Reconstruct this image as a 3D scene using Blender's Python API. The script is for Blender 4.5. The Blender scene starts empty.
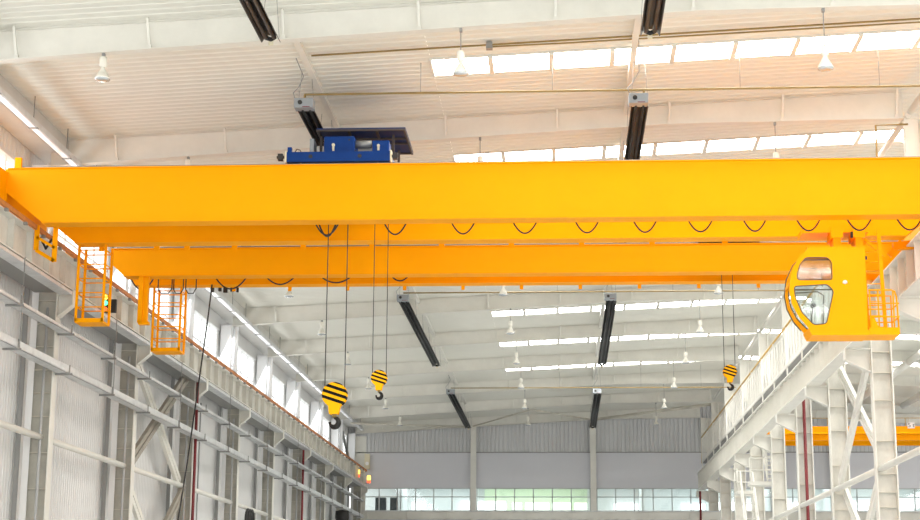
import bpy, math, random
from mathutils import Vector, Matrix
random.seed(4)
SC = bpy.context.scene
COL = SC.collection

# ------------------------------------------------------------------ camera
cam_d = bpy.data.cameras.new('camera')
cam_d.sensor_width = 36.0
cam_d.lens = 1640.0 / 920.0 * 36.0
cam_d.clip_end = 400
cam = bpy.data.objects.new('camera', cam_d)
COL.objects.link(cam)
F = 1640.0
yc = Vector((105, -357, -F)).normalized()
zc = Vector((0.0055, 1, (105 * 0.0055 - 357) / F)).normalized()
xc = yc.cross(zc)
cam.matrix_world = Matrix.Translation((0, 0, 1.6)) @ Matrix((xc, yc, zc)).to_4x4()
SC.camera = cam

# ------------------------------------------------------------------ world, daylight, exposure
SC.view_settings.view_transform = 'Standard'
SC.view_settings.look = 'None'
SC.view_settings.gamma = 1.0
SC.view_settings.use_curve_mapping = False
SC.view_settings.exposure = -0.42
w = bpy.data.worlds.new('daylight')
SC.world = w
w.use_nodes = True
w.node_tree.nodes['Background'].inputs[0].default_value = (1.0, 1.0, 0.99, 1)
w.node_tree.nodes['Background'].inputs[1].default_value = 2.6
SC.cycles.max_bounces = 8
SC.cycles.diffuse_bounces = 5
SC.cycles.sample_clamp_indirect = 6.0
SC.cycles.use_denoising = True


def area(name, loc, rot, sx, sy, power, color=(1, 1, 1)):
    d = bpy.data.lights.new(name, 'AREA')
    d.shape = 'RECTANGLE'
    d.size = sx
    d.size_y = sy
    d.energy = power
    d.color = color
    o = bpy.data.objects.new(name, d)
    COL.objects.link(o)
    o.location = loc
    o.rotation_euler = rot
    return o


# added fill light behind the camera, tilted up to brighten ceiling and crane
area('rear_fill_light', (-2, -6, 5.5), (math.radians(96), 0, 0), 30, 11, 3500, (1.0, 0.99, 0.975))
# daylight through the clerestory windows of the left wall
area('clerestory_daylight', (-14.3, 55, 12.4), (0, math.radians(-65), 0), 1.6, 90, 2200, (0.97, 0.98, 1.0))
area('far_end_fill_light', (33.2, 75, 12.5), (0, math.radians(80), 0), 1.4, 66, 3800, (0.98, 0.99, 1.0))  # added light at the unseen right wall, lifts the far gable end

BAY = 8.4
YR = [34.1 + BAY * i for i in range(9)] + [109.5]
YALL = [34.1 + BAY * i for i in range(-5, 0)] + YR
RIDGE = 9.8


def roof_z(x):
    return 14.95 + 0.047 * x if x <= RIDGE else 14.95 + 0.047 * (2 * RIDGE - x)


# ------------------------------------------------------------------ materials
def mat(name, col, rough=0.5, metal=0.0, noise=0.0, nscale=3.0, emit=None, estr=0.0, bump=0.0, spec=0.5, stretch=(1, 1, 1), dark=None):
    m = bpy.data.materials.new(name)
    m.use_nodes = True
    nt = m.node_tree
    b = nt.nodes['Principled BSDF']
    b.inputs['Roughness'].default_value = rough
    b.inputs['Metallic'].default_value = metal
    b.inputs['Specular IOR Level'].default_value = spec
    c = tuple(col) + (1,)
    b.inputs['Base Color'].default_value = c
    if noise > 0 or bump > 0:
        tc = nt.nodes.new('ShaderNodeTexCoord')
        mp = nt.nodes.new('ShaderNodeMapping')
        mp.inputs['Scale'].default_value = stretch
        nz = nt.nodes.new('ShaderNodeTexNoise')
        nz.inputs['Scale'].default_value = nscale
        nz.inputs['Detail'].default_value = 6
        nz.inputs['Roughness'].default_value = 0.65
        nt.links.new(tc.outputs['Object'], mp.inputs[0])
        nt.links.new(mp.outputs[0], nz.inputs[0])
        if noise > 0:
            r = nt.nodes.new('ShaderNodeValToRGB')
            r.color_ramp.elements[0].position = 0.3
            r.color_ramp.elements[1].position = 0.7
            dk = dark if dark else tuple(v * (1 - noise) for v in col)
            r.color_ramp.elements[0].color = tuple(dk) + (1,)
            r.color_ramp.elements[1].color = c
            nt.links.new(nz.outputs['Fac'], r.inputs[0])
            nt.links.new(r.outputs[0], b.inputs['Base Color'])
        if bump > 0:
            bp = nt.nodes.new('ShaderNodeBump')
            bp.inputs['Strength'].default_value = bump
            bp.inputs['Distance'].default_value = 0.01
            nt.links.new(nz.outputs['Fac'], bp.inputs['Height'])
            nt.links.new(bp.outputs[0], b.inputs['Normal'])
    if emit:
        b.inputs['Emission Color'].default_value = tuple(emit) + (1,)
        b.inputs['Emission Strength'].default_value = estr
    return m


def glass_mat(name, tint=(0.95, 0.98, 1.0), gloss=0.12, rough=0.03):
    m = bpy.data.materials.new(name)
    m.use_nodes = True
    nt = m.node_tree
    nt.nodes.clear()
    o = nt.nodes.new('ShaderNodeOutputMaterial')
    t = nt.nodes.new('ShaderNodeBsdfTransparent')
    t.inputs[0].default_value = tuple(tint) + (1,)
    g = nt.nodes.new('ShaderNodeBsdfGlossy')
    g.inputs['Roughness'].default_value = rough
    mx = nt.nodes.new('ShaderNodeMixShader')
    mx.inputs[0].default_value = gloss
    nt.links.new(t.outputs[0], mx.inputs[1])
    nt.links.new(g.outputs[0], mx.inputs[2])
    nt.links.new(mx.outputs[0], o.inputs[0])
    return m


def stripe_mat(name, period, phase, zmin, slope=0.33):
    """yellow paint with black hazard bands on the upper, round part of a hook block"""
    m = mat(name, (1.0, 0.47, 0.0), 0.5, spec=0.12)
    nt = m.node_tree
    b = nt.nodes['Principled BSDF']
    tc = nt.nodes.new('ShaderNodeTexCoord')
    sp = nt.nodes.new('ShaderNodeSeparateXYZ')
    nt.links.new(tc.outputs['Object'], sp.inputs[0])

    def mth(op, a, bb):
        n = nt.nodes.new('ShaderNodeMath')
        n.operation = op
        for i, v in enumerate((a, bb)):
            if isinstance(v, (int, float)):
                n.inputs[i].default_value = v
            else:
                nt.links.new(v, n.inputs[i])
        return n.outputs[0]
    s = mth('ADD', sp.outputs['Z'], mth('MULTIPLY', sp.outputs['X'], slope))
    fr = mth('FRACT', mth('ADD', mth('DIVIDE', s, period), phase), 0)
    band = mth('LESS_THAN', fr, 0.52)
    band = mth('MULTIPLY', band, mth('GREATER_THAN', s, zmin))
    mx = nt.nodes.new('ShaderNodeMix')
    mx.data_type = 'RGBA'
    nt.links.new(band, mx.inputs['Factor'])
    mx.inputs['A'].default_value = (1.0, 0.47, 0.0, 1)
    mx.inputs['B'].default_value = (0.004, 0.004, 0.004, 1)
    nt.links.new(mx.outputs['Result'], b.inputs['Base Color'])
    return m


M = {}
M['roof'] = mat('roof_sheet_paint', (0.80, 0.79, 0.715), 0.6, noise=0.06, nscale=0.35)
M['steel'] = mat('white_steel_paint', (0.78, 0.765, 0.70), 0.55, noise=0.10, nscale=1.3)
M['steel_dirty'] = mat('grimy_white_steel_paint', (0.73, 0.71, 0.64), 0.6, noise=0.34, nscale=1.1, stretch=(1, 1, 0.6))
M['stiff'] = mat('cream_steel_paint', (0.70, 0.66, 0.57), 0.6, noise=0.2, nscale=2)
M['clad'] = mat('white_wall_sheet', (0.74, 0.74, 0.73), 0.5, noise=0.07, nscale=0.6)
M['clad_far'] = mat('grey_wall_sheet', (0.64, 0.645, 0.65), 0.6, noise=0.12, nscale=0.4)
M['plain_far'] = mat('lilac_grey_wall_panel', (0.68, 0.685, 0.725), 0.7, noise=0.05, nscale=0.3)
M['floor'] = mat('concrete_floor', (0.62, 0.635, 0.64), 0.5, noise=0.12, nscale=0.3)
M['yellow'] = mat('crane_yellow_paint', (1.0, 0.40, 0.0), 0.5, noise=0.04, nscale=0.8, spec=0.08)
M['orange'] = mat('orange_rail_paint', (0.60, 0.22, 0.06), 0.6, noise=0.35, nscale=4)
M['galv'] = mat('galvanised_steel', (0.76, 0.775, 0.78), 0.4, metal=0.2, noise=0.25, nscale=2.5)
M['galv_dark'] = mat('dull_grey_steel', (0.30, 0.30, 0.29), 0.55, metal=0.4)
M['galv_mid'] = mat('grey_conduit_paint', (0.42, 0.43, 0.43), 0.6)
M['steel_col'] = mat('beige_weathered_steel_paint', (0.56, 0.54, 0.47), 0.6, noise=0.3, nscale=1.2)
M['brace_tan'] = mat('unpainted_tan_primer', (0.36, 0.33, 0.27), 0.6, noise=0.2)
M['black'] = mat('black_rubber', (0.02, 0.019, 0.018), 0.55)
M['heater'] = mat('dark_heater_channel', (0.045, 0.042, 0.038), 0.5, metal=0.3, noise=0.3, nscale=2)
M['tube_dark'] = mat('oxidised_tube', (0.03, 0.03, 0.03), 0.45, metal=0.5, noise=0.4, nscale=3)
M['boxgrey'] = mat('burner_box_grey', (0.30, 0.325, 0.345), 0.5, metal=0.2)
M['gas'] = mat('ochre_gas_pipe_paint', (0.34, 0.235, 0.075), 0.55, noise=0.3, nscale=2)
M['blue'] = mat('trolley_blue_paint', (0.002, 0.040, 0.21), 0.45, noise=0.15, nscale=4, spec=0.2)
M['blue_dark'] = mat('canopy_dark_blue', (0.006, 0.030, 0.14), 0.45, noise=0.3, nscale=3, spec=0.2)
M['rib_dark'] = mat('canopy_rib_brown', (0.06, 0.045, 0.04), 0.6)
M['cream'] = mat('cream_plastic', (0.72, 0.66, 0.48), 0.5)
M['lampwhite'] = mat('lamp_shade_enamel', (0.80, 0.775, 0.69), 0.4)
M['lampglass'] = mat('lamp_lens', (0.62, 0.66, 0.68), 0.15, metal=0.6)
M['red'] = mat('red_pipe_paint', (0.20, 0.018, 0.022), 0.5, noise=0.2)
M['handrail'] = mat('yellow_handrail_paint', (0.66, 0.42, 0.10), 0.5, noise=0.2, nscale=3)
M['chrome'] = mat('hook_steel', (0.012, 0.011, 0.010), 0.45, spec=0.3)
M['gutter'] = mat('grey_gutter_sheet', (0.66, 0.65, 0.62), 0.5, noise=0.12, nscale=1.0)
M['traywhite'] = mat('white_tray_enamel', (0.88, 0.89, 0.9), 0.25)
M['skylight'] = mat('daylit_skylight_sheet', (0.9, 0.9, 0.9), 0.4, emit=(1.0, 0.985, 0.96), estr=22.0)
M['mullion'] = mat('grey_window_frame', (0.52, 0.54, 0.54), 0.5)
M['office'] = mat('office_wall', (0.74, 0.77, 0.76), 0.7)
M['office_green'] = mat('office_wall_green', (0.70, 0.82, 0.60), 0.7)
M['office_dark'] = mat('office_dark_cabinet', (0.05, 0.065, 0.07), 0.6)
M['dayblue'] = mat('daylit_office_window', (0.9, 0.9, 0.9), 0.5, emit=(0.93, 0.98, 1.0), estr=2.2)
M['daygreen'] = mat('daylit_green_blind', (0.9, 0.9, 0.9), 0.5, emit=(0.86, 1.0, 0.72), estr=1.7)
M['glass'] = glass_mat('clear_glass', (0.99, 1, 1), 0.05)
M['cabglass'] = glass_mat('cab_glass', (0.88, 0.91, 0.91), 0.05, 0.05)
M['seal'] = mat('window_seal', (0.09, 0.075, 0.04), 0.6)
M['green_on'] = mat('green_signal_lens', (0.1, 0.8, 0.4), 0.3, emit=(0.1, 1.0, 0.45), estr=3)
M['red_on'] = mat('red_signal_lens', (0.8, 0.1, 0.05), 0.3, emit=(1.0, 0.12, 0.05), estr=2.5)
M['amber_on'] = mat('amber_signal_lens', (0.9, 0.6, 0.05), 0.3, emit=(1.0, 0.6, 0.08), estr=5)
M['sign'] = mat('white_sign_plate', (0.85, 0.83, 0.82), 0.5)
M['signtext'] = mat('dark_sign_lettering', (0.05, 0.04, 0.06), 0.6)


# ------------------------------------------------------------------ mesh builder
class MB:
    def __init__(self):
        self.v = []
        self.f = []
        self.smooth = []

    def add(self, vs, fs, sm=False):
        n = len(self.v)
        self.v += [tuple(p) for p in vs]
        self.f += [tuple(i + n for i in f) for f in fs]
        self.smooth += [sm] * len(fs)
        return self

    def box(self, x0, x1, y0, y1, z0, z1):
        vs = [(x, y, z) for z in (z0, z1) for y in (y0, y1) for x in (x0, x1)]
        return self.add(vs, [(0, 2, 3, 1), (4, 5, 7, 6), (0, 1, 5, 4), (2, 6, 7, 3), (0, 4, 6, 2), (1, 3, 7, 5)])

    def cbox(self, c, s):
        return self.box(c[0] - s[0] / 2, c[0] + s[0] / 2, c[1] - s[1] / 2, c[1] + s[1] / 2, c[2] - s[2] / 2, c[2] + s[2] / 2)

    def prism(self, poly, axis, a, b):
        """poly of 2-D points extruded along axis ('x': pts are y,z; 'y': x,z; 'z': x,y)"""
        def P(p, t):
            return {'x': (t, p[0], p[1]), 'y': (p[0], t, p[1]), 'z': (p[0], p[1], t)}[axis]
        n = len(poly)
        vs = [P(p, a) for p in poly] + [P(p, b) for p in poly]
        fs = [tuple(range(n)), tuple(range(2 * n - 1, n - 1, -1))]
        fs += [(i, (i + 1) % n, (i + 1) % n + n, i + n) for i in range(n)]
        return self.add(vs, fs)

    def tube(self, pts, r, seg=8, cap=True):
        pts = [Vector(p) for p in pts]
        rs = r if isinstance(r, (list, tuple)) else [r] * len(pts)
        n0 = len(self.v)
        up = None
        for i, p in enumerate(pts):
            d = (pts[min(i + 1, len(pts) - 1)] - pts[max(i - 1, 0)]).normalized()
            if up is None:
                up = Vector((0, 0, 1)) if abs(d.z) < 0.9 else Vector((1, 0, 0))
            s = d.cross(up).normalized()
            u2 = s.cross(d).normalized()
            up = u2
            for k in range(seg):
                a = 2 * math.pi * k / seg
                self.v.append(tuple(p + s * math.cos(a) * rs[i] + u2 * math.sin(a) * rs[i]))
        for i in range(len(pts) - 1):
            for k in range(seg):
                k2 = (k + 1) % seg
                self.f.append((n0 + i * seg + k, n0 + i * seg + k2, n0 + (i + 1) * seg + k2, n0 + (i + 1) * seg + k))
                self.smooth.append(True)
        if cap:
            self.f.append(tuple(n0 + k for k in range(seg - 1, -1, -1)))
            self.f.append(tuple(n0 + (len(pts) - 1) * seg + k for k in range(seg)))
            self.smooth += [False, False]
        return self

    def bar(self, a, b, w, h):
        """rectangular bar from a to b"""
        a, b = Vector(a), Vector(b)
        d = (b - a).normalized()
        up = Vector((0, 0, 1)) if abs(d.z) < 0.95 else Vector((0, 1, 0))
        s = d.cross(up).normalized() * w / 2
        u = s.cross(d).normalized() * h / 2
        vs = [p + q for p in (a, b) for q in (-s - u, s - u, s + u, -s + u)]
        return self.add(vs, [(0, 3, 2, 1), (4, 5, 6, 7), (0, 1, 5, 4), (1, 2, 6, 5), (2, 3, 7, 6), (3, 0, 4, 7)])

    def lathe(self, prof, c, seg=20):
        n0 = len(self.v)
        for r, z in prof:
            for k in range(seg):
                a = 2 * math.pi * k / seg
                self.v.append((c[0] + r * math.cos(a), c[1] + r * math.sin(a), c[2] + z))
        for i in range(len(prof) - 1):
            for k in range(seg):
                k2 = (k + 1) % seg
                self.f.append((n0 + i * seg + k, n0 + i * seg + k2, n0 + (i + 1) * seg + k2, n0 + (i + 1) * seg + k))
                self.smooth.append(True)
        return self

    def build(self, name, m, parent=None, bevel=0.0):
        me = bpy.data.meshes.new(name)
        off = Vector((0, 0, 0))
        p = parent
        while p is not None:
            off += p.location
            p = p.parent
        me.from_pydata([(v[0] - off.x, v[1] - off.y, v[2] - off.z) for v in self.v], [], self.f)
        me.polygons.foreach_set('use_smooth', self.smooth)
        me.materials.append(M[m] if isinstance(m, str) else m)
        me.update()
        o = bpy.data.objects.new(name, me)
        COL.objects.link(o)
        o.parent = parent
        if bevel:
            b = o.modifiers.new('bevel', 'BEVEL')
            b.width = bevel
            b.segments = 2
            b.limit_method = 'ANGLE'
        return o


def ngon(me_name, outer, holes, axis_y0, axis_y1, m, parent):
    """sheet in the XZ plane with holes, thick along Y, as one mesh"""
    cu = bpy.data.curves.new('sheet', 'CURVE')
    cu.dimensions = '2D'
    cu.fill_mode = 'BOTH'
    cu.extrude = (axis_y1 - axis_y0) / 2
    for ring in [outer] + holes:
        s = cu.splines.new('POLY')
        s.points.add(len(ring) - 1)
        for i, (x, z) in enumerate(ring):
            s.points[i].co = (x, z, 0, 1)
        s.use_cyclic_u = True
    t = bpy.data.objects.new('tmp', cu)
    COL.objects.link(t)
    dg = bpy.context.evaluated_depsgraph_get()
    me = bpy.data.meshes.new_from_object(t.evaluated_get(dg))
    bpy.data.objects.remove(t)
    bpy.data.curves.remove(cu)
    yc_ = (axis_y0 + axis_y1) / 2
    mb = MB()
    vs = [(v.co.x, yc_ + v.co.z, v.co.y) for v in me.vertices]
    fs = [tuple(p.vertices)[::-1] for p in me.polygons]
    mb.add(vs, fs)
    bpy.data.meshes.remove(me)
    return mb.build(me_name, m, parent)


def smooth_ring(pts, r=0.06, n=5):
    """round the corners of a polygon"""
    out = []
    N = len(pts)
    for i in range(N):
        p0, p1, p2 = Vector(pts[i - 1]), Vector(pts[i]), Vector(pts[(i + 1) % N])
        a = (p0 - p1)
        b = (p2 - p1)
        ra = min(r, a.length * 0.45)
        rb = min(r, b.length * 0.45)
        A = p1 + a.normalized() * ra
        B = p1 + b.normalized() * rb
        for k in range(n + 1):
            t = k / n
            q = A * (1 - t) ** 2 + p1 * 2 * t * (1 - t) + B * t * t
            out.append((q.x, q.y))
    return out


def tag(o, label, cat, group=None, kind=None):
    o['label'] = label
    o['category'] = cat
    if group:
        o['group'] = group
    if kind:
        o['kind'] = kind
    return o


def empty(name, loc, label, cat, group=None):
    o = bpy.data.objects.new(name, None)
    o.empty_display_size = 0.2
    COL.objects.link(o)
    o.location = loc
    return tag(o, label, cat, group)


def part_empty(name, loc, parent):
    o = bpy.data.objects.new(name, None)
    COL.objects.link(o)
    off = Vector((0, 0, 0))
    p = parent
    while p is not None:
        off += p.location
        p = p.parent
    o.parent = parent
    o.location = Vector(loc) - off
    return o


def copy_tree(o, parent=None):
    c = o.copy()
    COL.objects.link(c)
    c.parent = parent
    for ch in o.children:
        copy_tree(ch, c)
    return c


def struct(o):
    o['kind'] = 'structure'
    return o


ORD = ['first', 'second', 'third', 'fourth', 'fifth', 'sixth', 'seventh', 'eighth', 'ninth', 'tenth', 'eleventh', 'twelfth']


# ------------------------------------------------------------------ building shell
def corrugated(mb, u0, u1, pitch, depth, P, sides):
    """trapezoid profile running along u; P(u, d, s) gives the point for side s in sides"""
    prof = []
    u = u0
    while u < u1 - 1e-6:
        prof += [(u, 0), (u + pitch * 0.62, 0), (u + pitch * 0.72, depth), (u + pitch * 0.90, depth)]
        u += pitch
    prof.append((u1, 0))
    prof = [p for p in prof if p[0] <= u1 + 1e-6]
    n = len(prof)
    vs = []
    for s in sides:
        vs += [P(a, d, s) for a, d in prof]
    fs = []
    for j in range(len(sides) - 1):
        for i in range(n - 1):
            fs.append((j * n + i, j * n + i + 1, (j + 1) * n + i + 1, (j + 1) * n + i))
    mb.add(vs, fs)
    return mb


XW = -14.5      # inner face of the left wall
XE = 33.5       # far wall of the neighbouring hall
Y0, Y1 = -8.0, 110.0

struct(MB().box(XW - 0.3, XE + 0.3, Y0, Y1 + 6, -0.2, 0.0).build('floor', 'floor'))

# roof sheets with openings for the skylight strips (one strip per bay)
SKY = [(y + 3.60, y + 4.82) for y in YALL[:-3]]
SX0, SX1 = -3.15, 22.8
rf = MB()


def roofP(y, d, x):
    return (x, y, roof_z(x) + d)


corrugated(rf, Y0, Y1 + 0.3, 0.30, 0.022, roofP, (XW - 0.2, SX0))
corrugated(rf, Y0, Y1 + 0.3, 0.30, 0.022, roofP, (SX1, XE + 0.2))
yy = Y0
for a, b in SKY + [(Y1 + 0.3, None)]:
    corrugated(rf, yy, a, 0.30, 0.022, roofP, (SX0, RIDGE, SX1))
    yy = b
struct(rf.build('ceiling', 'roof'))
# weather skin above the sheets
sk = MB()
for xa, xb in ((XW - 0.3, SX0), (SX1, XE + 0.3)):
    sk.add([(xa, Y0, roof_z(xa) + 0.12), (xb, Y0, roof_z(xb) + 0.12), (xb, Y1 + 1, roof_z(xb) + 0.12), (xa, Y1 + 1, roof_z(xa) + 0.12)], [(0, 1, 2, 3)])

nwin = 0
for i, (a, b) in enumerate(SKY):
    nwin += 1
    root = bpy.data.objects.new('window_%d' % nwin, None)
    COL.objects.link(root)
    root.location = (SX0, a, roof_z(SX0))
    struct(root)
    p = MB()
    for xa, xb in ((SX0, RIDGE), (RIDGE, SX1)):
        p.add([(xa, a, roof_z(xa) + 0.05), (xb, a, roof_z(xb) + 0.05), (xb, b, roof_z(xb) + 0.05), (xa, b, roof_z(xa) + 0.05)], [(0, 3, 2, 1)])
    p.build('pane', 'skylight', root)
    fr = MB()
    for xa, xb in ((SX0, RIDGE), (RIDGE, SX1)):
        for y in (a, b):
            fr.bar((xa, y, roof_z(xa) + 0.02), (xb, y, roof_z(xb) + 0.02), 0.05, 0.10)
    x = SX0 + 1.45
    while x < SX1 - 0.5:
        fr.bar((x, a, roof_z(x) - 0.04), (x, b, roof_z(x) - 0.04), 0.12, 0.08)
        x += 1.48
    fr.bar((SX0, a, roof_z(SX0)), (SX0, b, roof_z(SX0)), 0.05, 0.12)
    fr.build('glazing_bar', 'steel', root)

# left wall: ribbed sheet below and above a clerestory band
lw = MB()
corrugated(lw, Y0, Y1, 0.21, -0.018, lambda y, d, z: (XW + d + 0.03, y, z), (0, 11.75))
corrugated(lw, Y0, Y1, 0.21, -0.018, lambda y, d, z: (XW + d + 0.03, y, z), (13.38, 14.4))
for y in YALL:
    lw.box(XW - 0.05, XW + 0.02, y - 0.45, y + 0.45, 11.7, 13.4)
lw.box(XW - 0.25, XW - 0.10, Y0, Y1, 0, 11.75)
lw.box(XW - 0.25, XW - 0.10, Y0, Y1, 13.38, 14.3)
lw.box(XW - 0.1, XW + 0.06, Y0, Y1, 11.70, 11.78)
lw.box(XW - 0.1, XW + 0.06, Y0, Y1, 13.33, 13.40)
struct(lw.build('wall_left', 'clad'))
for i in range(len(YALL) - 1):
    a, b = YALL[i] + 0.45, YALL[i + 1] - 0.45
    nwin += 1
    root = bpy.data.objects.new('window_%d' % nwin, None)
    COL.objects.link(root)
    root.location = (XW, a, 11.78)
    struct(root)
    MB().box(XW - 0.04, XW - 0.03, a, b, 11.78, 13.33).build('pane', 'glass', root)
    fr = MB()
    n = 5
    for k in range(n + 1):
        y = a + (b - a) * k / n
        fr.box(XW - 0.05, XW, y - 0.03, y + 0.03, 11.78, 13.33)
    fr.box(XW - 0.05, XW, a, b, 12.28, 12.33)
    fr.build('window_frame', 'traywhite', root)

# wall of the neighbouring hall on the right, with the same window band
rw = MB()
rw.box(XE, XE + 0.2, Y0, Y1, 0, 11.8)
rw.box(XE, XE + 0.2, Y0, Y1, 13.3, 14.4)
struct(rw.build('wall_right', 'clad'))
nwin += 1
struct(MB().box(XE, XE + 0.02, Y0, Y1, 11.8, 13.3).build('window_%d' % nwin, 'glass'))

# far gable wall
YE = 109.7
fw = MB()
fw.box(XW, XE, YE, YE + 0.15, 0, 8.43)
fw.box(XW, XE, YE, YE + 0.15, 9.95, 12.32)
struct(fw.build('wall_back', 'plain_far'))
struct(MB().box(-14.2, -13.22, 109.64, 109.69, 0, 13.4).build('trim_2', 'steel'))
fu = MB()
corrugated(fu, XW, RIDGE, 0.27, 0.05, lambda x, d, s: (x, YE - 0.02 + d, 12.32 if s == 0 else roof_z(x) + 0.1), (0, 1))
corrugated(fu, RIDGE, XE, 0.27, 0.05, lambda x, d, s: (x, YE - 0.02 + d, 12.32 if s == 0 else roof_z(x) + 0.1), (0, 1))
struct(fu.build('wall_back_upper', 'clad_far'))
struct(MB().box(XW, XE, YE - 0.06, YE - 0.02, 12.28, 12.34).build('trim_1', 'galv_dark'))

# office windows in the gable, one strip between each pair of gable posts
POSTX = [-13.75, -6.0, 1.95, 9.8, 17.7, 25.6, 33.4]
for i in range(6):
    a, b = POSTX[i] + 0.22, POSTX[i + 1] - 0.22
    nwin += 1
    root = bpy.data.objects.new('window_%d' % nwin, None)
    COL.objects.link(root)
    root.location = (a, YE, 8.43)
    struct(root)
    MB().box(a, b, YE + 0.05, YE + 0.06, 8.43, 9.95).build('pane', 'glass', root)
    fr = MB()
    n = 6
    for k in range(n + 1):
        x = a + (b - a) * k / n
        fr.box(x - 0.035, x + 0.035, YE - 0.02, YE + 0.1, 8.43, 9.95)
    for z in (8.45, 9.37, 9.93):
        fr.box(a, b, YE - 0.02, YE + 0.1, z - 0.03, z + 0.03)
    fr.build('window_frame', 'mullion', root)
# the offices behind: floor, ceiling, back wall, partitions, outer windows
of = MB()
of.box(XW, XE, YE + 0.15, YE + 5.2, 8.2, 8.4)
of.box(XW, XE, YE + 0.15, YE + 5.2, 10.3, 10.5)
of.box(XW, XE, YE + 5.0, YE + 5.2, 8.4, 10.3)
struct(of.build('wall_office', 'office'))
pt = MB()
for x in (-10.9, -6.0, 5.2, 9.8, 13.6, 17.7):
    pt.box(x - 0.05, x + 0.05, YE + 0.2, YE + 5.0, 8.4, 10.3)
struct(pt.build('wall_partition', 'office'))
struct(MB().box(-5.5, 1.6, YE + 4.85, YE + 4.98, 8.4, 10.3).build('wall_office_green', 'office_green'))
for xa, xb, z0, z1, mm in ((-10.6, -9.9, 8.4, 9.3, 'dayblue'), (-7.2, -4.0, 8.4, 9.4, 'dayblue'), (-3.6, -2.9, 8.42, 9.3, 'daygreen'), (-2.7, -1.0, 8.42, 9.3, 'daygreen'),
                           (-0.85, 0.5, 8.42, 9.3, 'daygreen'), (0.7, 1.6, 8.42, 9.3, 'daygreen'), (3.4, 5.1, 8.42, 9.25, 'dayblue'), (8.0, 9.7, 8.42, 9.25, 'dayblue'),
                           (10.5, 13.2, 8.42, 9.35, 'dayblue'), (14.2, 17.2, 8.42, 9.35, 'dayblue'), (18.5, 22.5, 8.42, 9.35, 'dayblue')):
    nwin += 1
    yb = YE + 4.83
    root = bpy.data.objects.new('window_%d' % nwin, None)
    COL.objects.link(root)
    root.location = (xa, yb, z0)
    struct(root)
    MB().box(xa, xb, yb - 0.03, yb, z0, z1).build('pane', mm, root)
    fr = MB()
    k = max(1, round((xb - xa) / 0.9))
    for j in range(k + 1):
        x = xa + (xb - xa) * j / k
        fr.box(x - 0.03, x + 0.03, yb - 0.06, yb - 0.03, z0, z1)
    fr.box(xa, xb, yb - 0.06, yb - 0.03, z0 + 0.36, z0 + 0.41)
    fr.build('window_frame', 'office', root)
tag(MB().box(-12.7, -12.0, YE + 1.2, YE + 1.8, 8.4, 9.4).box(-11.7, -11.2, YE + 1.2, YE + 1.8, 8.4, 9.4).build('office_cabinet', 'office_dark'),
    'dark cabinet behind the leftmost panes of the gable office windows', 'cabinet')
area('office_lamp_blue', (-6, YE + 2.5, 10.2), (0, 0, 0), 14, 3, 330, (0.92, 1.0, 1.0))
area('office_lamp_right', (14, YE + 2.5, 10.2), (0, 0, 0), 22, 3, 480, (0.92, 1.0, 1.0))

# ------------------------------------------------------------------ rafters
def rafter_bottom(x):
    X = x if x <= RIDGE else 2 * RIDGE - x
    pts = [(-14.4, 13.48), (-13.95, 13.56), (-9.0, 13.86), (3.0, 14.53), (9.8, 14.60)]
    for (a, za), (b, zb) in zip(pts, pts[1:]):
        if X <= b:
            return za + (zb - za) * (X - a) / (b - a)
    return pts[-1][1]


def make_rafter(y, x0, x1, label, group, braces):
    root = empty('roof_rafter', (x0, y, rafter_bottom(x0)), label, 'rafter', group)
    xs = [x0, -9.0, 3.0, x1] if x0 < 0 else [x0, 2 * RIDGE - 3.0, 2 * RIDGE + 9.0, x1]
    poly = [(x, rafter_bottom(x)) for x in xs] + [(x1, roof_z(x1) - 0.02), (x0, roof_z(x0) - 0.02)]
    MB().prism(poly, 'y', y - 0.006, y + 0.006).build('web', 'steel', root)
    fl = MB()
    for a, b in zip(xs, xs[1:]):
        fl.bar((a, y, rafter_bottom(a)), (b, y, rafter_bottom(b)), 0.24, 0.022)
    fl.build('bottom_flange', 'steel', root)
    MB().bar((x0, y, roof_z(x0) - 0.02), (x1, y, roof_z(x1) - 0.02), 0.24, 0.02).build('top_flange', 'steel', root)
    for x in braces:
        zb = rafter_bottom(x)
        zt = roof_z(x) - 0.03
        b = MB()
        b.bar((x, y - 0.03, zb + 0.02), (x, y - 0.34, zt), 0.055, 0.05)
        b.box(x - 0.05, x + 0.05, y - 0.10, y - 0.006, zb + 0.01, zb + 0.10)
        b.build('flange_brace', 'steel', root)
    return root


for i, y in enumerate(YR):
    make_rafter(y, -13.95, 9.08, '%s white roof rafter of the main hall counted from the camera' % ORD[i] if i < 9 else
                'white roof rafter lying against the far gable wall', 'rafters of the main hall roof',
                [-12.1, -9.1, -6.1, -3.1, -0.1, 2.9, 5.9, 8.9])
for i, y in enumerate(YR):
    if i >= 2:
        make_rafter(y, 10.15, 33.2, '%s roof rafter of the neighbouring hall, right of the columns' % ORD[i - 2], 'rafters of the neighbouring hall',
                    [10.7, 13.7, 16.7, 19.7, 22.7])


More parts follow.
